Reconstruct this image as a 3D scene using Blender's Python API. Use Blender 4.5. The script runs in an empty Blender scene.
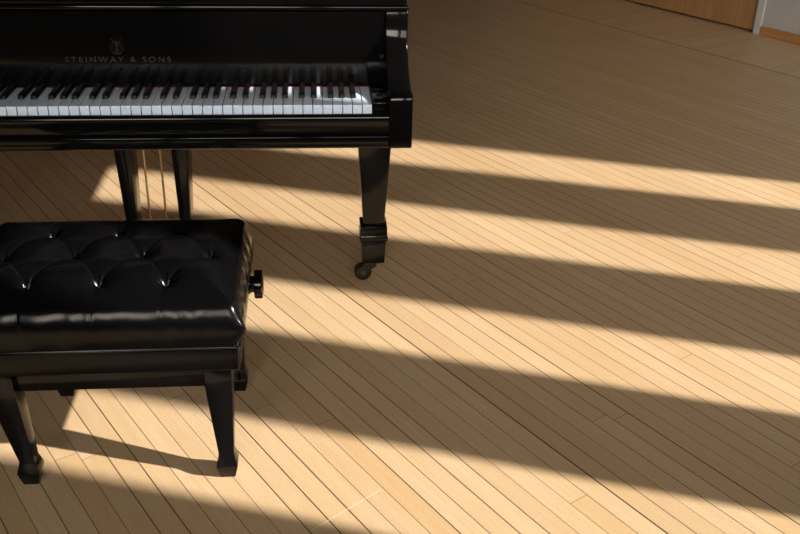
import bpy, bmesh, math, random
from mathutils import Vector, Matrix
random.seed(7)
C = bpy.context.scene.collection
SC = bpy.context.scene
R = math.radians

# ------------------------------------------------------------------ materials
def nodes(name):
    m = bpy.data.materials.new(name); m.use_nodes = True
    nt = m.node_tree
    return m, nt, nt.nodes['Principled BSDF']
def setp(b, **k):
    for a, v in k.items():
        n = a.replace('_', ' ')
        if n in b.inputs: b.inputs[n].default_value = v
def N(nt, t, **k):
    n = nt.nodes.new(t)
    for a, v in k.items(): setattr(n, a, v)
    return n
def math_(nt, op, a, b=None, c=None):
    n = nt.nodes.new('ShaderNodeMath'); n.operation = op
    for i, v in enumerate((a, b, c)):
        if v is None: continue
        if isinstance(v, (int, float)): n.inputs[i].default_value = v
        else: nt.links.new(v, n.inputs[i])
    return n.outputs[0]
def mixc(nt, f, a, b, mode='MIX'):
    n = nt.nodes.new('ShaderNodeMix'); n.data_type = 'RGBA'; n.blend_type = mode
    for i, v in ((0, f), (6, a), (7, b)):
        if isinstance(v, (int, float)): n.inputs[i].default_value = v
        elif isinstance(v, tuple): n.inputs[i].default_value = v
        else: nt.links.new(v, n.inputs[i])
    return n.outputs[2]
def noise(nt, vec, scale, detail=4, rough=.55):
    n = N(nt, 'ShaderNodeTexNoise'); n.inputs['Scale'].default_value = scale
    n.inputs['Detail'].default_value = detail; n.inputs['Roughness'].default_value = rough
    if vec is not None: nt.links.new(vec, n.inputs['Vector'])
    return n.outputs['Fac']
def ramp(nt, f, stops):
    n = N(nt, 'ShaderNodeValToRGB'); e = n.color_ramp.elements
    while len(e) < len(stops): e.new(.5)
    for x, (p, c) in zip(e, stops):
        x.position = p; x.color = c if len(c) == 4 else (*c, 1)
    nt.links.new(f, n.inputs[0]); return n.outputs[0]
def bump(nt, b, h, strength, dist):
    n = N(nt, 'ShaderNodeBump'); n.inputs['Strength'].default_value = strength
    n.inputs['Distance'].default_value = dist
    nt.links.new(h, n.inputs['Height']); nt.links.new(n.outputs[0], b.inputs['Normal'])
def objco(nt): return N(nt, 'ShaderNodeTexCoord').outputs['Object']

def mat_lacquer():
    m, nt, b = nodes('black_lacquer'); co = objco(nt)
    f = noise(nt, co, 14, 6, .65)
    setp(b, Base_Color=(.0025, .0025, .0027, 1), Specular_IOR_Level=.24)
    r = N(nt, 'ShaderNodeMapRange'); r.inputs[3].default_value = .06; r.inputs[4].default_value = .15
    nt.links.new(f, r.inputs[0]); nt.links.new(r.outputs[0], b.inputs['Roughness'])
    return m
def mat_leather():
    m, nt, b = nodes('black_leather'); co = objco(nt)
    setp(b, Base_Color=(.0025, .0025, .0029, 1), Specular_IOR_Level=.17)
    f = noise(nt, co, 30, 4)
    r = N(nt, 'ShaderNodeMapRange'); r.inputs[3].default_value = .14; r.inputs[4].default_value = .22
    nt.links.new(f, r.inputs[0]); nt.links.new(r.outputs[0], b.inputs['Roughness'])
    v = N(nt, 'ShaderNodeTexVoronoi'); v.inputs['Scale'].default_value = 520; nt.links.new(co, v.inputs['Vector'])
    g = noise(nt, co, 45, 3)
    h = math_(nt, 'ADD', math_(nt, 'MULTIPLY', v.outputs['Distance'], .35), g)
    bump(nt, b, h, .06, .003)
    return m
def plain(name, col, rough=.5, metal=0, spec=.5, nz=0, nscale=20):
    m, nt, b = nodes(name); setp(b, Roughness=rough, Metallic=metal, Specular_IOR_Level=spec)
    c = (*col, 1)
    f = noise(nt, objco(nt), nscale, 4)
    d = tuple(x * (1 - nz) for x in col) + (1,); l = tuple(min(1, x * (1 + nz)) for x in col) + (1,)
    nt.links.new(ramp(nt, f, [(.3, d), (.7, l)]), b.inputs['Base Color'])
    return m
def mat_wood(name, dark, light, axis='z', rough=.4):
    m, nt, b = nodes(name); co = objco(nt)
    mp = N(nt, 'ShaderNodeMapping'); nt.links.new(co, mp.inputs[0])
    mp.inputs['Scale'].default_value = (14, 14, .9) if axis == 'z' else (.9, 14, 14)
    f = noise(nt, mp.outputs[0], 3, 8, .6)
    nt.links.new(ramp(nt, f, [(.3, dark), (.7, light)]), b.inputs['Base Color'])
    setp(b, Roughness=rough)
    return m

def mat_floor():
    # object coordinates: x runs along the boards, y across them towards the door wall
    m, nt, b = nodes('maple_strip_floor'); L = nt.links
    co = objco(nt); sp = N(nt, 'ShaderNodeSeparateXYZ'); L.new(co, sp.inputs[0])
    x, y = sp.outputs[0], sp.outputs[1]
    border = math_(nt, 'GREATER_THAN', y, 4.10)
    inv = math_(nt, 'SUBTRACT', 1.0, border)
    u = math_(nt, 'ADD', math_(nt, 'MULTIPLY', x, inv), math_(nt, 'MULTIPLY', y, border))
    v = math_(nt, 'ADD', math_(nt, 'MULTIPLY', y, inv), math_(nt, 'MULTIPLY', x, border))
    W = .0523
    vw = math_(nt, 'ADD', math_(nt, 'DIVIDE', v, W), 200 + PHASE)
    row = math_(nt, 'FLOOR', vw); fr = math_(nt, 'FRACT', vw)
    def wn(*comp):
        n = N(nt, 'ShaderNodeTexWhiteNoise', noise_dimensions='3D')
        cb = N(nt, 'ShaderNodeCombineXYZ')
        for i, c in enumerate(comp):
            if isinstance(c, (int, float)): cb.inputs[i].default_value = c
            else: L.new(c, cb.inputs[i])
        L.new(cb.outputs[0], n.inputs[0]); return n.outputs[0]
    r1 = wn(row, 3.7, 1.0); r2 = wn(row, 8.1, 2.0)
    plen = math_(nt, 'ADD', 2.4, math_(nt, 'MULTIPLY', r2, 1.8))
    uw = math_(nt, 'ADD', math_(nt, 'DIVIDE', u, plen), math_(nt, 'MULTIPLY', r1, 17.0))
    seg = math_(nt, 'FLOOR', uw); fu = math_(nt, 'FRACT', uw)
    tone = wn(row, seg, 5.0); tone2 = wn(row, seg, 9.0)
    # grain stretched along the board
    cb = N(nt, 'ShaderNodeCombineXYZ'); L.new(math_(nt, 'MULTIPLY', u, 5.0), cb.inputs[0])
    L.new(math_(nt, 'MULTIPLY', v, 90.0), cb.inputs[1]); L.new(math_(nt, 'MULTIPLY', tone, 40.0), cb.inputs[2])
    grain = noise(nt, cb.outputs[0], 1.0, 5, .6)
    fine = noise(nt, co, 190, 3, .7)
    patch = noise(nt, co, 2.2, 4, .6)
    c = ramp(nt, tone, [(0, (.60, .43, .26)), (.35, (.635, .46, .285)), (.7, (.66, .485, .305)), (1, (.69, .515, .33))])
    c = mixc(nt, math_(nt, 'MULTIPLY', math_(nt, 'GREATER_THAN', tone2, .90), .28), c, (.58, .36, .155, 1))
    c = mixc(nt, math_(nt, 'MULTIPLY', ramp(nt, grain, [(.35, (0, 0, 0)), (.75, (1, 1, 1))]), .42), c, (.50, .32, .155, 1))
    c = mixc(nt, math_(nt, 'MULTIPLY', ramp(nt, fine, [(.45, (0, 0, 0)), (.75, (1, 1, 1))]), .45), c, (.40, .265, .145, 1))
    c = mixc(nt, math_(nt, 'MULTIPLY', ramp(nt, patch, [(.45, (0, 0, 0)), (.7, (1, 1, 1))]), .38), c, (.55, .37, .19, 1))
    # joints between the boards: some tight, some opened up
    gw = math_(nt, 'ADD', .022, math_(nt, 'MULTIPLY', math_(nt, 'POWER', r1, 3.0), .030))
    for k in OPEN_ROWS:
        gw = math_(nt, 'ADD', gw, math_(nt, 'MULTIPLY', math_(nt, 'COMPARE', row, float(k), .1), .022))
    ed = math_(nt, 'SUBTRACT', fr, gw)
    # anti-aliased edge
    gap = N(nt, 'ShaderNodeMapRange'); L.new(ed, gap.inputs[0])
    gap.inputs[1].default_value = 0.0; gap.inputs[2].default_value = .018; gap.inputs[3].default_value = 1; gap.inputs[4].default_value = 0
    gdark = math_(nt, 'MULTIPLY', gap.outputs[0], math_(nt, 'ADD', .62, math_(nt, 'MULTIPLY', r2, .38)))
    ju = math_(nt, 'MULTIPLY', math_(nt, 'LESS_THAN', math_(nt, 'MULTIPLY', fu, plen), .0022), .5)
    g = math_(nt, 'MAXIMUM', gdark, ju)
    edge = math_(nt, 'LESS_THAN', math_(nt, 'ABSOLUTE', math_(nt, 'SUBTRACT', y, 4.10)), .006)
    g = math_(nt, 'MAXIMUM', g, math_(nt, 'MULTIPLY', edge, .7))
    c = mixc(nt, g, c, (.030, .014, .005, 1))
    # small dents, pale scuffs and one long pale scratch across the boards
    vo = N(nt, 'ShaderNodeTexVoronoi'); vo.inputs['Scale'].default_value = 5.5; L.new(co, vo.inputs['Vector'])
    dent = math_(nt, 'LESS_THAN', vo.outputs['Distance'], .014)
    c = mixc(nt, math_(nt, 'MULTIPLY', dent, .75), c, (.10, .05, .02, 1))
    sc = noise(nt, co, 19, 6, .75)
    big = noise(nt, co, 1.6, 2, .5)
    scf = math_(nt, 'MULTIPLY', ramp(nt, sc, [(.66, (0, 0, 0)), (.72, (1, 1, 1))]), ramp(nt, big, [(.5, (0, 0, 0)), (.6, (1, 1, 1))]))
    c = mixc(nt, math_(nt, 'MULTIPLY', scf, .35), c, (.80, .68, .50, 1))
    (ax, ay), (bx, by) = SCRATCH
    ln = math.hypot(bx - ax, by - ay); dx, dy = (bx - ax) / ln, (by - ay) / ln
    px = math_(nt, 'SUBTRACT', x, ax); py = math_(nt, 'SUBTRACT', y, ay)
    t = math_(nt, 'ADD', math_(nt, 'MULTIPLY', px, dx), math_(nt, 'MULTIPLY', py, dy))
    d = math_(nt, 'ABSOLUTE', math_(nt, 'SUBTRACT', math_(nt, 'MULTIPLY', px, -dy), math_(nt, 'MULTIPLY', py, -dx)))
    on = math_(nt, 'MULTIPLY', math_(nt, 'LESS_THAN', d, .0016), math_(nt, 'MULTIPLY', math_(nt, 'GREATER_THAN', t, 0.0), math_(nt, 'LESS_THAN', t, ln)))
    c = mixc(nt, math_(nt, 'MULTIPLY', on, .38), c, (.88, .78, .62, 1))
    L.new(c, b.inputs['Base Color'])
    rr = N(nt, 'ShaderNodeMapRange'); L.new(patch, rr.inputs[0]); rr.inputs[3].default_value = .30; rr.inputs[4].default_value = .46
    L.new(rr.outputs[0], b.inputs['Roughness']); setp(b, Specular_IOR_Level=.38)
    h = math_(nt, 'SUBTRACT', math_(nt, 'ADD', math_(nt, 'MULTIPLY', tone, .25), math_(nt, 'MULTIPLY', grain, .15)), gap.outputs[0])
    bump(nt, b, h, .35, .0012)
    return m

# ------------------------------------------------------------------ mesh helpers
def link(name, bm, mat, parent=None, smooth=0):
    me = bpy.data.meshes.new(name)
    bmesh.ops.recalc_face_normals(bm, faces=bm.faces)
    bm.to_mesh(me); bm.free()
    o = bpy.data.objects.new(name, me); C.objects.link(o)
    me.materials.append(mat)
    if smooth:
        me.polygons.foreach_set('use_smooth', [True] * len(me.polygons))
        if smooth > 1:
            try: me.set_sharp_from_angle(angle=R(smooth))
            except Exception: pass
    if parent: o.parent = parent
    return o
def tag(o, label=None, cat=None, group=None, kind=None):
    for k, v in (('label', label), ('category', cat), ('group', group), ('kind', kind)):
        if v: o[k] = v
    return o
def empty(name, loc=(0, 0, 0)):
    o = bpy.data.objects.new(name, None); C.objects.link(o); o.location = loc; o.empty_display_size = .1
    return o
def NB(): return bmesh.new()
def bevel(bm, geom_edges, w, seg=2):
    if w > 0: bmesh.ops.bevel(bm, geom=geom_edges, offset=w, segments=seg, affect='EDGES', profile=.5)
def box(bm, x0, x1, y0, y1, z0, z1, bev=0, seg=2):
    t = NB()
    vs = [t.verts.new((x, y, z)) for z in (z0, z1) for y in (y0, y1) for x in (x0, x1)]
    for f in ((0, 2, 3, 1), (4, 5, 7, 6), (0, 1, 5, 4), (2, 6, 7, 3), (0, 4, 6, 2), (1, 3, 7, 5)):
        t.faces.new([vs[i] for i in f])
    bevel(t, t.edges[:], bev, seg); join(bm, t)
def join(bm, t):
    me = bpy.data.meshes.new('tmp'); t.to_mesh(me); t.free(); bm.from_mesh(me); bpy.data.meshes.remove(me)
def prism(bm, pts, axis, a, b, bev=0, seg=2):
    """polygon pts in the plane across axis, extruded from a to b"""
    t = NB()
    def P(p, c):
        if axis == 'x': return (c, p[0], p[1])
        if axis == 'y': return (p[0], c, p[1])
        return (p[0], p[1], c)
    A = [t.verts.new(P(p, a)) for p in pts]; B = [t.verts.new(P(p, b)) for p in pts]
    t.faces.new(A); t.faces.new(B[::-1])
    n = len(pts)
    for i in range(n): t.faces.new((A[i], B[i], B[(i + 1) % n], A[(i + 1) % n]))
    bmesh.ops.recalc_face_normals(t, faces=t.faces)
    if bev: bevel(t, [e for e in t.edges if e.calc_face_angle(0) > R(25)], bev, seg)
    join(bm, t)
def loft(bm, rings, bev=0, seg=2):
    """square rings: (cx, cy, hx, hy, z)"""
    t = NB(); prev = None; first = None
    for cx, cy, hx, hy, z in rings:
        r = [t.verts.new((cx + sx * hx, cy + sy * hy, z)) for sx, sy in ((-1, -1), (1, -1), (1, 1), (-1, 1))]
        if prev:
            for i in range(4): t.faces.new((prev[i], prev[(i + 1) % 4], r[(i + 1) % 4], r[i]))
        else: first = r
        prev = r
    t.faces.new(first[::-1]); t.faces.new(prev)
    bmesh.ops.recalc_face_normals(t, faces=t.faces)
    if bev: bevel(t, [e for e in t.edges if e.calc_face_angle(0) > R(12)], bev, seg)
    join(bm, t)
def lathe(bm, prof, origin, axis, n=32):
    """prof: (radius, distance along axis)"""
    t = NB(); q = Vector(axis).normalized().to_track_quat('Z', 'Y'); rings = []
    for r, h in prof:
        rings.append([t.verts.new(Vector(origin) + q @ Vector((r * math.cos(2 * math.pi * i / n), r * math.sin(2 * math.pi * i / n), h))) for i in range(n)])
    for a, b in zip(rings, rings[1:]):
        for i in range(n): t.faces.new((a[i], a[(i + 1) % n], b[(i + 1) % n], b[i]))
    t.faces.new(rings[0][::-1]); t.faces.new(rings[-1])
    join(bm, t)
def tube(bm, pts, r, n=10):
    pts = [Vector(p) for p in pts]; t = NB(); rings = []
    for i, p in enumerate(pts):
        d = (pts[min(i + 1, len(pts) - 1)] - pts[max(i - 1, 0)]).normalized()
        q = d.to_track_quat('Z', 'Y')
        rings.append([t.verts.new(p + q @ Vector((r * math.cos(2 * math.pi * k / n), r * math.sin(2 * math.pi * k / n), 0))) for k in range(n)])
    for a, b in zip(rings, rings[1:]):
        for k in range(n): t.faces.new((a[k], a[(k + 1) % n], b[(k + 1) % n], b[k]))
    t.faces.new(rings[0][::-1]); t.faces.new(rings[-1]); join(bm, t)

# ------------------------------------------------------------------ camera
F, YAW, PITCH, ROLL = 950., .09557, .47674, .02417
CAM = Vector((.47736, -2.18191, 1.43056))
cy, sy, cp, sp_ = math.cos(YAW), math.sin(YAW), math.cos(PITCH), math.sin(PITCH)
fw = Vector((sy * cp, cy * cp, -sp_)); r0 = Vector((cy, -sy, 0)); u0 = r0.cross(fw)
rt = math.cos(ROLL) * r0 + math.sin(ROLL) * u0; up = -math.sin(ROLL) * r0 + math.cos(ROLL) * u0
cd = bpy.data.cameras.new('camera'); cd.sensor_width = 36; cd.lens = F / 800 * 36; cd.clip_start = .05
cam = bpy.data.objects.new('camera', cd); C.objects.link(cam)
cam.matrix_world = Matrix(((rt.x, up.x, -fw.x, CAM.x), (rt.y, up.y, -fw.y, CAM.y), (rt.z, up.z, -fw.z, CAM.z), (0, 0, 0, 1)))
SC.camera = cam

# ------------------------------------------------------------------ the hall (turned 59 degrees to the piano)
TH = R(-59)
def hall(o): o.rotation_euler = (0, 0, TH); return o
def to_hall(x, y): return (x * math.cos(TH) + y * math.sin(TH), -x * math.sin(TH) + y * math.cos(TH))
PHASE = .0
OPEN_ROWS = (218, 203, 208, 234, 201, 213)
SCRATCH = (to_hall(.4511, -.6331), to_hall(.6041, -.5143))
FLOOR = mat_floor()
WALLM = plain('white_wall_paint', (.50, .49, .47), .8, nz=.03, nscale=6)
CEILM = plain('dimmed_ceiling', (.15, .145, .135), .9, nz=.02, nscale=4)  # ceiling colour darkened to cut bounce on floor and keys
DOORM = mat_wood('oak_door_veneer', (.36, .19, .075), (.47, .27, .115), 'z', .45)
BASEM = mat_wood('oak_baseboard', (.42, .20, .07), (.52, .27, .10), 'x', .45)
FRAMEM = plain('grey_metal_frame', (.58, .59, .60), .45, nz=.03)
DIMWALLM = mat_wood('dimming_dark_wall', (.055, .030, .015), (.085, .048, .024), 'z', .5)  # dark wood made up for the unseen walls, to cut bounce and reflections
DARKM = plain('dark_gap', (.01, .01, .01), .9)
S_FAR, M_WIN, M_FAR, S_NEAR, HC = 4.78, 2.6, -7.0, -5.5, 4.4
def structure(name, bm, mat, sm=0):
    return tag(hall(link(name, bm, mat, None, sm)), kind='structure')
b = NB(); box(b, M_FAR - .1, M_WIN + .06, S_NEAR - .1, S_FAR + .1, -.12, 0); structure('floor', b, FLOOR)
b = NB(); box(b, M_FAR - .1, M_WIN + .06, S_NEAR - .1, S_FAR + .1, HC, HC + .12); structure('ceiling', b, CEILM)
# door wall
D0, D1, DH = -3.95, -1.525, 2.35
b = NB()
box(b, M_FAR, D0 - .05, S_FAR, S_FAR + .1, 0, HC); structure('wall_far', b, DIMWALLM)
b = NB(); box(b, D1 + .05, M_WIN + .0, S_FAR, S_FAR + .1, 0, HC)
box(b, D0 - .05, D1 + .05, S_FAR, S_FAR + .1, DH + .05, HC); structure('wall_back', b, WALLM)
b = NB()
box(b, M_FAR - .1, M_FAR, S_NEAR - .1, S_FAR + .1, 0, HC); structure('wall_left', b, DIMWALLM)

# window wall: narrow openings between piers; the sun comes through them
NM, NS = -.636, .772
def s_of(n, m): return (n - NM * m) / NS
bands = [(1.708, 1.978), (1.003, 1.292), (.293, .580), (-.414, -.117)]
bands += [(-1.75, -.82), (-2.9, -1.97), (-4.05, -3.12)]  # broad unseen windows, added to light the key fronts and near floor
WT = .06
ops = sorted((s_of(a, M_WIN), s_of(c, M_WIN + WT)) for a, c in bands)
ops = [o for o in ops if o[0] > S_NEAR + .1]
WZ0, WZ1 = .78, 3.5
b = NB(); last = S_NEAR
for a, c in ops:
    box(b, M_WIN, M_WIN + WT, last, a, WZ0, WZ1); last = c
    if c - a > .6: box(b, M_WIN, M_WIN + WT, a, c, WZ0, 1.0); box(b, M_WIN, M_WIN + WT, a, c, 1.95, WZ1)      # higher sills and lower heads on the added windows, to steer their light
box(b, M_WIN, M_WIN + WT, last, S_FAR, WZ0, WZ1)
box(b, M_WIN, M_WIN + WT, S_NEAR, S_FAR, 0, WZ0); box(b, M_WIN, M_WIN + WT, S_NEAR, S_FAR, WZ1, HC)
structure('wall_right', b, DIMWALLM)
b = NB(); box(b, M_FAR, M_WIN + WT, S_NEAR - .1, S_NEAR, 0, HC); structure('wall_front', b, DIMWALLM)
# double door, its metal frame, baseboard
mid = (D0 + D1) / 2 - .06
doors = []
for i, (a, c) in enumerate(((mid + .002, D1 - .004), (D0 + .004, mid - .002))):
    b = NB(); box(b, a, c, S_FAR + .012, S_FAR + .055, .014, DH - .004, .002)
    o = structure('door_%d' % (i + 1), b, DOORM); doors.append(o)
    b = NB(); q = mid + (.07 if i == 0 else -.07)
    lathe(b, [(.011, 0), (.011, .045)], (q, S_FAR + .012, 1.02), (0, -1, 0), 16)
    box(b, q - .012, q + (.12 if i == 0 else .012) - (0 if i == 0 else 0), S_FAR - .045, S_FAR - .025, 1.008, 1.032, .004)
    h = link('door_handle', b, FRAMEM, o, 30)
b = NB(); box(b, D0 - .05, D1 + .05, S_FAR + .058, S_FAR + .1, 0, DH + .05); structure('door_gap_shade', b, DARKM)  # black sheet behind the leaves, stands in for shade in the door gaps
b = NB()
box(b, D1, D1 + .05, S_FAR - .012, S_FAR + .057, 0, DH + .05, .003); box(b, D0 - .05, D0, S_FAR - .012, S_FAR + .057, 0, DH + .05, .003)
box(b, D0, D1, S_FAR - .012, S_FAR + .057, DH, DH + .05, .003); structure('trim_1', b, FRAMEM)
b = NB(); box(b, D1 + .05, M_WIN, S_FAR - .014, S_FAR, 0, .058, .003)
structure('baseboard_back', b, BASEM)
b = NB(); box(b, M_FAR, D0 - .05, S_FAR - .014, S_FAR, 0, .058, .003); structure('baseboard_left', b, BASEM)
b = NB(); box(b, -1.152, -1.10, S_FAR - .02, S_FAR, .06, 2.2, .004); structure('trim_2', b, FRAMEM)

# ------------------------------------------------------------------ grand piano
LAC = mat_lacquer(); LEA = mat_leather()
IVORY = plain('white_key_top', (.66, .78, .95), .22, nz=.015, nscale=30)  # cool window light put into the key colour, against the warm sky
EBONY = plain('black_key_ebony', (.0035, .0035, .0035), .32, spec=.09)
BRASS = plain('polished_brass', (.88, .66, .36), .38, 1.0, nz=.05)
GOLD = plain('gold_lettering', (.034, .021, .012), .5, .5, nz=.05)
AGED = plain('aged_brass', (.10, .08, .045), .4, .8, nz=.1)
FELT = plain('red_felt', (.30, .008, .015), .9, nz=.1)
RUBBER = plain('caster_metal', (.012, .011, .010), .35, .3, nz=.2)
WOODU = mat_wood('spruce_underside', (.20, .12, .06), (.28, .18, .09), 'x', .7)
piano = empty('grand_piano', (0, 0, 0))
tag(piano, 'glossy black grand piano with a row of white and black keys on the wooden floor', 'piano')
def part(name, bm, mat, parent=piano, sm=30): return link(name, bm, mat, parent, sm)

AX0, AX1 = .650, .706            # right arm, mirrored on the left
ZB, ZT = .632, .922
# case: rim with both arms
def outline(inset=0):
    o = [(-AX1 + inset, .19), (-AX1 + inset, 2.20)]
    cx = [(-.70, 2.26), (-.62, 2.325), (-.45, 2.35), (-.28, 2.33), (-.16, 2.26), (-.07, 2.14), (.02, 1.98), (.14, 1.84), (.32, 1.72), (.52, 1.61), (.64, 1.51), (.695, 1.40)]
    o += [(x - math.copysign(inset, x) * (1 if abs(x) > .3 else .3), y - inset) for x, y in cx]
    o += [(AX1 - inset, 1.28), (AX1 - inset, .19)]
    return o
b = NB()
t = NB(); O = outline(); I = outline(.035)
O2 = O; n = len(O)
for ring_o, ring_i in ((O, I),):
    vo0 = [t.verts.new((*p, .655)) for p in O]; vo1 = [t.verts.new((*p, ZT)) for p in O]
    vi0 = [t.verts.new((*p, .655)) for p in I]; vi1 = [t.verts.new((*p, ZT)) for p in I]
    for i in range(n - 1):
        j = i + 1
        t.faces.new((vo0[i], vo0[j], vo1[j], vo1[i])); t.faces.new((vi0[j], vi0[i], vi1[i], vi1[j]))
        t.faces.new((vo1[i], vo1[j], vi1[j], vi1[i])); t.faces.new((vo0[j], vo0[i], vi0[i], vi0[j]))
    for i in (0, n - 1): t.faces.new((vo0[i], vo1[i], vi1[i], vi0[i]))
join(b, t)
part('case_rim', b, LAC, sm=40)
prof = [(-.022, ZB), (-.026, ZB + .006), (-.026, .655), (-.024, .668), (-.024, .752), (-.021, .761), (-.014, .765), (.010, .766), (.035, .769), (.06, .776),
        (.085, .788), (.105, .803), (.122, .819), (.136, .838), (.1455, .858), (.150, .876), (.1505, .895), (.1505, ZT), (.30, ZT), (.30, ZB)]
for s in (1, -1):
    b = NB()
    prism(b, prof, 'x', min(s * AX0, s * AX1), max(s * AX0, s * AX1), .004, 3)
    part('arm', b, LAC, sm=35)
# bottom: key bed and soundboard underside with braces
b = NB(); prism(b, [(-.020, .668), (-.026, .664), (-.026, .650), (-.022, .646), (-.022, .637), (-.016, ZB), (.46, ZB), (.46, .668)], 'x', -AX0, AX0, .0018, 2)
part('key_bed', b, LAC)
b = NB()
prism(b, [(x, y) for x, y in outline(.036)], 'z', .70, .712)
for x in (-.4, -.05, .3):
    box(b, x - .03, x + .03, .46, 2.05 if x < 0 else 1.6, .655, .70)
part('soundboard', b, WOODU)
# key slip: rounded rail in front of the keys
zs = .716
rnd = [(-.0105 + .0095 * math.cos(a), zs - .0095 + .0095 * math.sin(a)) for a in [math.pi * k / 10 for k in range(11)]]
b = NB(); prism(b, [(-.001, .669)] + rnd + [(-.020, .697), (-.0175, .693), (-.0175, .672), (-.020, .669)], 'x', -AX0 + .0005, AX0 - .0005)
part('key_slip', b, LAC, sm=35)
# key blocks at both ends of the keyboard
for s in (1, -1):
    b = NB(); x0, x1 = sorted((s * .6135, s * (AX0 - .0008)))
    prism(b, [(.003, .70), (.003, .738), (.008, .743), (.152, .743), (.152, .70)], 'x', x0, x1, .0015, 2)
    lathe(b, [(.008, 0), (.008, .002), (.006, .003)], ((x0 + x1) / 2, .05, .743), (0, 0, 1), 16)
    part('key_block', b, LAC, sm=35)
# fallboard with its top roll, felt strip behind the keys
b = NB()
prism(b, [(.1555, .740), (.153, .750), (.1531, .820), (.1534, .885), (.1536, .9165), (.1545, .9182), (.157, .9188), (.18, .9190), (.23, .9185), (.23, .742)], 'x', -AX0 + .0008, AX0 - .0008)
fall = part('fallboard', b, LAC, sm=25)
fall['label'] = 'tall glossy black fallboard with faded gold lettering'
b = NB(); box(b, -.612, .612, .1490, .1528, .7330, .7354, .0008); part('key_felt', b, FELT)
# face of the fallboard between z .750 and .885
def face(x, z, off=.0006):
    tt = (z - .750) / (.885 - .750); return (x,   .153 + tt * .001 - off, z)
b = NB()
cu = bpy.data.curves.new('txt', 'FONT'); cu.body = 'STEINWAY & SONS'; cu.size = .0190; cu.space_character = 1.42; cu.align_x = 'CENTER'; cu.extrude = 0.0001
to = bpy.data.objects.new('txt', cu); C.objects.link(to)
dg = bpy.context.evaluated_depsgraph_get(); me = bpy.data.meshes.new_from_object(to.evaluated_get(dg))
tw = max(v.co.x for v in me.vertices) - min(v.co.x for v in me.vertices)
tilt = math.atan2(.135, .001); k = .252 / tw
for v in me.vertices:
    X, Y, Z = v.co; v.co = face(X * k, .797 + Y * .98, .0007 + Z * .5)
b.from_mesh(me); bpy.data.objects.remove(to); bpy.data.curves.remove(cu)
lt = link('lettering', b, GOLD, fall); lt['label'] = 'faded gold capital lettering'
# lyre emblem above the lettering
b = NB(); ec = .834
def stroke(pts, r=.0009): tube(b, [face(x, ec + z, .0004) for x, z in pts], r, 6)
for s in (1, -1):
    stroke([(s * .002, -.0150), (s * .010, -.0125), (s * .0150, -.006), (s * .0155, .001), (s * .0120, .0065), (s * .0080, .0105), (s * .0075, .0150), (s * .0105, .0185)])
    stroke([(s * .0105, .0185), (s * .0128, .0172), (s * .0118, .0155)])
    stroke([(s * .0030, -.010), (s * .0085, -.007), (s * .0095, -.001), (s * .0060, .005), (s * .0035, .011)])
stroke([(-.0090, .0105), (0, .0125), (.0090, .0105)]); stroke([(-.0095, -.0165), (.0095, -.0165)], .0012); stroke([(0, -.0150), (0, .0175)], .0007)
for x in (-.0022, .0022): stroke([(x, -.013), (x, .0112)], .0005)
em = link('emblem', b, GOLD, fall); em['label'] = 'small gold lyre emblem'
# lid: long board over the rim, front edge with a double moulding
b = NB()
LO = [(x * 1.003, y if y < 1 else y + .012) for x, y in outline()]
LO[0] = (LO[0][0], .156); LO[-1] = (LO[-1][0], .156)
prism(b, LO, 'z', ZT + .001, ZT + .009, .0012, 2)
LO2 = [(x * .995, y) for x, y in LO]; LO2[0] = (LO2[0][0], .163); LO2[-1] = (LO2[-1][0], .163)
prism(b, LO2, 'z', ZT + .009, ZT + .033, .006, 4)
part('lid', b, LAC, sm=35)
# music desk lying folded on the lid is out of the picture
# keys
KP = .0235; X0 = .611
def white_bm(L):
    b = NB(); g = .0009; zt = .735
    prism(b, [(0, zt - .0225), (0, zt - .0012), (.0012, zt), (.1485, zt), (.1485, zt - .014), (.006, zt - .014), (.006, zt - .0225)], 'x', -KP + g, -g)
    return b
wk = link('white_key', white_bm(0), IVORY, piano)
bev = wk.modifiers.new('bevel', 'BEVEL'); bev.width = .0007; bev.segments = 2
dg = bpy.context.evaluated_depsgraph_get(); m2 = bpy.data.meshes.new_from_object(wk.evaluated_get(dg)); wk.modifiers.clear(); wk.data = m2
wk.location = (X0, 0, 0)
for i in range(1, 52):
    o = wk.copy(); C.objects.link(o); o.parent = piano; o.location = (X0 - KP * i, 0, random.uniform(-.0003, .0002))
t = NB(); zb, zt = .7358, .7472
V = [(-.0076, .0500, zb), (.0076, .0500, zb), (.0076, .1485, zb), (-.0076, .1485, zb), (-.0054, .0540, zt), (.0054, .0540, zt), (.0056, .1485, zt), (-.0056, .1485, zt)]
vs = [t.verts.new(p) for p in V]
for f in ((0, 3, 2, 1), (4, 5, 6, 7), (0, 1, 5, 4), (1, 2, 6, 5), (2, 3, 7, 6), (3, 0, 4, 7)): t.faces.new([vs[i] for i in f])
bevel(t, t.edges[:], .0013, 3)
bk = link('black_key', t, EBONY, piano, 40); first = True
for kk in range(1, 52):
    r = kk % 7
    if r in (1, 5): continue
    off = {2: .0035, 3: 0, 4: -.0035, 6: .003, 0: -.003}[r]
    if first: o = bk; first = False
    else: o = bk.copy(); C.objects.link(o); o.parent = piano
    o.location = (X0 - KP * kk + off, 0, 0)
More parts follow.
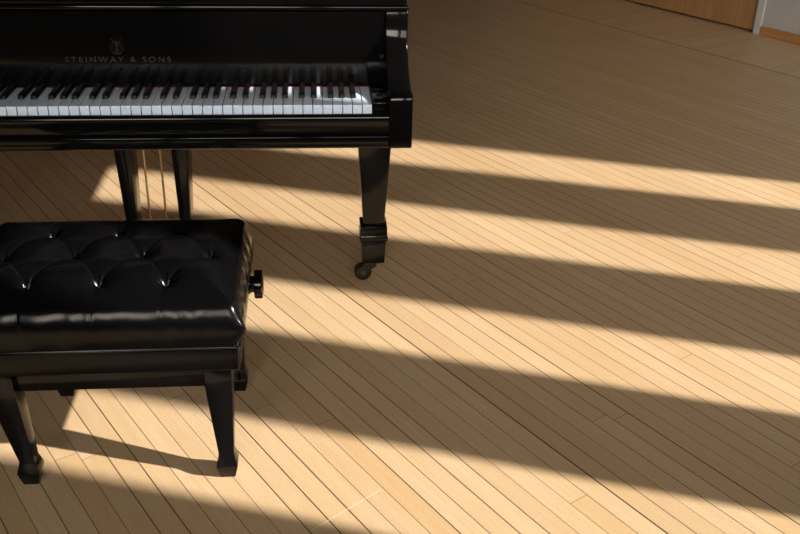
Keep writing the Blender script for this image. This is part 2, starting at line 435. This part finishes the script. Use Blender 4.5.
# legs
ZF = .0457                       # floor level in the piano's own measure
def piano_leg(x, y, ang):
    K = .968
    def low(bm): bmesh.ops.transform(bm, matrix=Matrix.Translation((x * (1 - K), y * (1 - K), ZF)) @ Matrix.Scale(K, 4), verts=bm.verts); return bm
    b = NB()
    loft(b, [(x, y, .0305, .0305, .225), (x, y, .0455, .0455, .47), (x, y, .053, .053, .600), (x, y, .053, .053, ZB if y < .6 else .655)], .004, 2)
    leg = part('leg', b, LAC)
    b = NB(); loft(b, [(x, y, .0405, .0405, .147), (x, y, .0435, .0435, .153), (x, y, .0435, .0435, .163), (x, y, .0415, .0415, .168), (x, y, .0415, .0415, .196)], .002, 2); link('collar', low(b), LAC, leg, 30)
    b = NB(); loft(b, [(x, y, .0345, .0345, .069), (x, y, .0385, .0385, .150)], .002, 2); link('foot_block', low(b), LAC, leg, 30)
    d = Vector((math.cos(ang), math.sin(ang), 0)); ax = Vector((-d.y, d.x, 0))
    wc = Vector((x, y, .0265)) + d * .032
    b = NB(); lathe(b, [(.028, 0), (.028, .005), (.016, .006), (.013, .014)], (x, y, .0688), (0, 0, -1), 24)
    for s in (1, -1):
        t = NB(); o = ax * s * .0135
        pts = [Vector((x, y, .066)) - d * .012, Vector((x, y, .066)) + d * .022, wc + Vector((0, 0, .012)) + d * .008, wc + Vector((0, 0, -.006)), wc + Vector((0, 0, .004)) - d * .012, Vector((x, y, .048)) - d * .008]
        A = [t.verts.new(p + o) for p in pts]; B = [t.verts.new(p + o + ax * s * .003) for p in pts]
        t.faces.new(A); t.faces.new(B[::-1])
        for i in range(6): t.faces.new((A[i], B[i], B[(i + 1) % 6], A[(i + 1) % 6]))
        join(b, t)
    link('caster_fork', low(b), RUBBER, leg, 30)
    b = NB(); lathe(b, [(.012, -.0185), (.0215, -.0175), (.0262, -.013), (.0265, -.004), (.0240, -.002), (.0240, .002), (.0265, .004), (.0262, .013), (.0215, .0175), (.012, .0185)], wc, ax, 36)
    link('caster_wheel', low(b), RUBBER, leg, 30)
    b = NB(); lathe(b, [(.0085, -.0205), (.0085, .0205)], wc, ax, 20); link('axle_cap', low(b), AGED, leg, 30)
piano_leg(.642, .419, R(184))
piano_leg(-.642, .419, R(160))
piano_leg(-.32, 2.08, R(30))
# pedal lyre
PX = .006
b = NB(); box(b, PX - .16, PX + .16, .38, .55, .600, ZB - .0005, .004); lyre = part('pedal_lyre', b, LAC)
for s in (1, -1):
    b = NB()
    cxt, cxb = PX + s * .080, PX + s * .078
    loft(b, [(cxb, .47, .012, .036, .165), (cxb, .47, .0155, .042, .24), (cxt, .47, .0235, .048, .47), (cxt, .47, .028, .052, .600)], .0025, 2)
    link('post', b, LAC, lyre, 30)
b = NB(); box(b, PX - .115, PX + .115, .40, .54, .085, .165, .006); link('pedal_box', b, LAC, lyre, 30)
for i in range(3):
    x = PX + .012 + (i - 1) * .048
    b = NB(); tube(b, [(x, .50, .16), (x, .50, .605)], .0032, 12); link('pedal_rod', b, BRASS, lyre, 40)
    b = NB(); prism(b, [(-.011, .40), (.011, .40), (.013, .35), (.019, .31), (.015, .285), (0, .279), (-.015, .285), (-.019, .31), (-.013, .35)], 'z', .098, .106, .002, 2)
    o = link('pedal', b, BRASS, lyre, 40); o.location.x = PX + (i - 1) * .065
for s in (1, -1):
    b = NB(); tube(b, [(PX + s * .074, .53, .12), (PX + s * .078, .60, .66)], .005, 12); link('brace_rod', b, BRASS, lyre, 40)

# real size and place: a full-size grand, key bed and legs standing on the floor
KS = 1.033
for ch in piano.children: ch.location.z -= ZF
piano.scale = (KS, KS, KS); piano.location = (CAM.x * (1 - KS), CAM.y * (1 - KS), 0)

# ------------------------------------------------------------------ tufted bench
bench = empty('piano_bench', (.028, -.28, 0))
tag(bench, 'low black tufted leather piano bench with side knobs in front of the keyboard', 'bench')
def bpart(name, bm, mat, parent=bench, sm=30):
    bmesh.ops.translate(bm, verts=bm.verts, vec=(-.028, .28, 0)); o = link(name, bm, mat, bench, sm)
    if parent is not bench: o.parent = parent
    return o
BX0, BX1, BY0, BY1 = -.272, .306, -.464, -.050
ZF0, ZF1 = .297, .357
b = NB()
prism(b, [(BX0, BY0), (BX1, BY0), (BX1, BY1), (BX0, BY1)], 'z', ZF0, ZF1, .006, 3)
frame = bpart('seat_frame', b, LEA)
def rrect(x0, x1, y0, y1, r, k=6):
    P = []
    for cx, cy, a0 in ((x1 - r, y0 + r, -90), (x1 - r, y1 - r, 0), (x0 + r, y1 - r, 90), (x0 + r, y0 + r, 180)):
        for i in range(k + 1):
            a = R(a0 + 90 * i / k); P.append((cx + r * math.cos(a), cy + r * math.sin(a)))
    return P
b = NB(); P = rrect(BX0 - .001, BX1 + .001, BY0 - .001, BY1 + .001, .008); tube(b, [(x, y, ZF1 + .001) for x, y in P + P[:2]], .0032, 8)
bpart('piping', b, LEA, frame)
# stitched corner seams
for x in (BX1 - .007, BX0 + .007):
    b = NB(); box(b, x - .0035, x + .0035, BY0 - .0012, BY0 + .001, ZF0 + .006, ZF1 - .004, .0008); bpart('corner_seam', b, LEA, frame)
# cushion: button tufted
CX0, CX1 = BX0 - .010, BX1 + .005
cxm, cym = (CX0 + CX1) / 2, (BY0 + BY1) / 2
rows = [(-.155, [-.130, .016, .150]), (-.270, [-.209, -.058, .090, .236]), (-.386, [-.130, .016, .155])]
btn = [(x, y) for y, xs in rows for x in xs]
segs = []
r1, r2, r3 = ([(x, y) for x in xs] for y, xs in rows)
for a in r2:
    for q in r1 + r3:
        if abs(a[0] - q[0]) < .1: segs.append((a, q))
for q in r1: segs.append((q, (q[0] - .004, BY1)))
for q in r3: segs.append((q, (q[0] - .006, BY0)))
segs.append((r2[0], (BX0, -.272))); segs.append((r2[-1], (BX1, -.272)))
def dseg(px, py, s):
    (ax, ay), (bx, by) = s; dx, dy = bx - ax, by - ay
    tt = max(0, min(1, ((px - ax) * dx + (py - ay) * dy) / (dx * dx + dy * dy)))
    return math.hypot(px - ax - tt * dx, py - ay - tt * dy), tt
HXc, HYc = (CX1 - CX0) / 2 + .001, (BY1 - BY0) / 2 + .001
HC_ = .104
def cushion():
    t = NB(); NX, NY = 330, 240; G = []
    for j in range(NY + 1):
        v = -1 + 2 * j / NY; Yn = math.copysign(1 - (1 - abs(v)) ** 1.35, v); row = []
        for i in range(NX + 1):
            u = -1 + 2 * i / NX; Xn = math.copysign(1 - (1 - abs(u)) ** 1.35, u)
            # rounded-rectangle footprint
            k = 1.0
            x = cxm + HXc * Xn; y = cym + HYc * Yn
            # distance to the edge of a rounded rectangle
            rr = .030; qx = max(abs(Xn) * HXc - (HXc - rr), 0); qy = max(abs(Yn) * HYc - (HYc - rr), 0)
            de = rr - math.hypot(qx, qy) if (qx or qy) else min(HXc - abs(Xn) * HXc, HYc - abs(Yn) * HYc)
            if de < 0:
                sx = cxm + math.copysign(HXc - rr, Xn); sy_ = cym + math.copysign(HYc - rr, Yn)
                L_ = math.hypot(x - sx, y - sy_); x = sx + (x - sx) * rr / L_; y = sy_ + (y - sy_) * rr / L_; de = 0
            de = min(de, HXc - abs(Xn) * HXc, HYc - abs(Yn) * HYc) if de > 0 else 0
            de = max(de, 0)
            w = .05
            e = min(de / w, 1); prof_ = (1 - (1 - e) ** 2.6) ** (1 / 2.0)
            crown = .024 * (1 - (Xn * .9) ** 4) * (1 - (Yn * .9) ** 4)
            e1 = min(de / .016, 1); tb = (Yn + 1) / 2; e2 = min(de / (.11 - .03 * tb), 1)
            prof_ = (1 - (1 - e1) ** 2.6) ** .5
            h = (.084 + .022 * tb) * prof_ + (.050 - .021 * tb) * math.sin(e2 * math.pi / 2) + .004 * (1 - Xn ** 2) * (1 - Yn ** 2)
            top = min(1, de / .030)
            cut = 0
            for s in segs:
                d, tt = dseg(x, y, s)
                if d < .05:
                    outer = s[1][1] in (BY0, BY1) or s[1][0] in (BX0, BX1)
                    A = .0075 * (1 - .45 * math.sin(math.pi * tt)) if not outer else .0016 * (1 - .3 * tt)
                    cut = max(cut, A * (math.exp(-(d / .0035)) * .7 + .30 * math.exp(-(d / .020) ** 2)))
            dm = 0
            for (bx, by) in btn:
                r_ = math.hypot(x - bx, y - by)
                if r_ < .1:
                    ang = math.atan2(y - by, x - bx)
                    wr = 1 + .10 * math.sin(7 * ang + bx * 50) + .06 * math.sin(12 * ang + by * 80)
                    dm = max(dm, .024 * math.exp(-(r_ / (.0125 * wr)) ** 1.25) + .009 * math.exp(-(r_ / .040) ** 2) + .0016 * math.cos(7 * ang + bx * 50) * math.exp(-((r_ - .012) / .008) ** 2))
            h -= (cut + dm) * min(1, prof_ * 1.0) * (top if top < 1 else 1)
            row.append([x, y, h, de, Xn, Yn])
        G.append(row)
    V = []
    for j, row in enumerate(G):
        R_ = []
        for i, (x, y, h, de, Xn, Yn) in enumerate(row):
            # bulge of the side walls and gathered folds along them
            q = max(0, min(1, h / HC_)); side = math.exp(-(de / .022) ** 2)
            bul = .007 * math.sin(math.pi * min(1, q * 1.02)) * side
            if abs(Yn) > .86:
                fold = .0006 * math.sin(x * 118 + 2 * math.sin(x * 31)) + .0006 * math.sin(x * 61 + 1.3)
                sg = -1 if Yn < 0 else 1
                y += sg * (bul + fold * side * q * (1 - q) * 4)
                for (bx, by) in (r3 if Yn < 0 else r1): y -= sg * .0010 * math.exp(-((x - bx + .006) / .003) ** 2) * side * min(1, q * 2)
            if abs(Xn) > .88:
                sg = -1 if Xn < 0 else 1
                fold = .002 * math.sin(y * 105 + 1.0)
                x += sg * (bul + fold * side * q * (1 - q) * 3)
            # pinched ear of leather at the front corners
            cxn = abs(Xn) * HXc - HXc; cyn = -Yn * HYc - HYc
            ear = math.exp(-((cxn / .020) ** 2 + (cyn / .020) ** 2)) * math.exp(-((h - .040) / .020) ** 2)
            x += math.copysign(.020, Xn) * ear; y -= .006 * ear
            R_.append(t.verts.new((x, y, ZF1 + .001 + max(0, h))))
        V.append(R_)
    for j in range(NY):
        for i in range(NX): t.faces.new((V[j][i], V[j][i + 1], V[j + 1][i + 1], V[j + 1][i]))
    be = [e for e in t.edges if e.is_boundary]
    bmesh.ops.remove_doubles(t, verts=t.verts, dist=.0002)
    be = [e for e in t.edges if e.is_boundary]
    bmesh.ops.holes_fill(t, edges=be, sides=0)
    return t
cm = cushion()
top_at = {}
for (bx, by) in btn: top_at[(bx, by)] = min((math.hypot(v.co.x - bx, v.co.y - by), v.co.z) for v in cm.verts)[1]
cush = bpart('cushion', cm, LEA, sm=1)
for (bx, by), z in top_at.items():
    b = NB(); lathe(b, [(.0062, -.002), (.0072, .001), (.0062, .0030), (.0035, .0044), (.001, .0047)], (bx, by, z), (0, 0, 1), 18); bpart('button', b, LEA, cush, 60)
# aprons and legs (glossy black wood)
LFX, LRX, LFY, LBY = -.199, .256, -.428, -.092
b = NB(); box(b, LFX + .027, LRX - .027, LFY - .018, LFY + .004, .249, ZF0, .0015); bpart('apron', b, LAC)
b = NB(); box(b, LFX + .027, LRX - .027, LBY - .004, LBY + .018, .249, ZF0, .0015); bpart('apron', b, LAC)
for x in (LFX - .018, LRX - .004):
    b = NB(); box(b, x, x + .022, LFY + .027, LBY - .027, .249, ZF0, .0015); bpart('apron', b, LAC)
for tx, ty, bx, by in ((LRX, LFY, .261, -.433), (LFX, LFY, -.176, -.433), (LRX, LBY, .264, -.092), (LFX, LBY, -.172, -.092)):
    b = NB()
    loft(b, [(bx, by, .0165, .0165, 0), (bx, by, .0240, .0240, .034), (bx, by, .0225, .0225, .042), (bx, by, .0180, .0180, .058),
             (bx, by, .0170, .0170, .064), (bx + (tx - bx) * .9, by + (ty - by) * .9, .0275, .0275, .225), (tx, ty, .0285, .0285, .249), (tx, ty, .0285, .0285, ZF0)], .0015, 2)
    bpart('leg', b, LAC)
# height knobs
for s, x in ((1, BX1), (-1, BX0)):
    b = NB(); kz, ky = .353, -.178
    lathe(b, [(.024, -.010), (.024, .003), (.020, .004), (.020, .0125), (.032, .013), (.0345, .015), (.0345, .029), (.0325, .032), (.026, .0325), (.024, .031), (.006, .031)], (x, ky, kz), (s, 0, 0), 40); bmesh.ops.translate(b, verts=b.verts, vec=(s * .005, 0, 0))
    bpart('height_knob', b, LAC)

# ------------------------------------------------------------------ light
SKY, SKY_DIM, SKY_BRIGHT = 15.5, (.018, .019, .021), (1.0, .91, .80)
GLOW_Z, GLOW_P = .15, 6.0
EL, AZ = R(29), R(160.5)
d = Vector((math.cos(AZ) * math.cos(EL), math.sin(AZ) * math.cos(EL), -math.sin(EL)))
sl = bpy.data.lights.new('sun', 'SUN'); sl.energy = 9.4; sl.angle = R(.95); sl.color = (1, .925, .815)
so = bpy.data.objects.new('sun', sl); C.objects.link(so); so.rotation_euler = d.to_track_quat('-Z', 'Y').to_euler(); so.location = (6, -2, 5)
w = bpy.data.worlds.new('world'); SC.world = w; w.use_nodes = True; nt = w.node_tree
# hazy sky: glow added low behind the camera for key fronts, dimmer blue elsewhere
bg = nt.nodes['Background']; tc = nt.nodes.new('ShaderNodeTexCoord')
dt = nt.nodes.new('ShaderNodeVectorMath'); dt.operation = 'DOT_PRODUCT'
dt.inputs[1].default_value = Vector((-.18, -.97, GLOW_Z)).normalized()
nt.links.new(tc.outputs['Generated'], dt.inputs[0])
gl = math_(nt, 'POWER', math_(nt, 'MAXIMUM', dt.outputs['Value'], 0.0), GLOW_P)
skc = ramp(nt, gl, [(0, SKY_DIM), (1, SKY_BRIGHT)])
nt.links.new(skc, bg.inputs[0]); bg.inputs[1].default_value = SKY
vs = SC.view_settings; vs.view_transform = 'Standard'; vs.look = 'None'; vs.gamma = 1; vs.use_curve_mapping = False; vs.exposure = 0.0
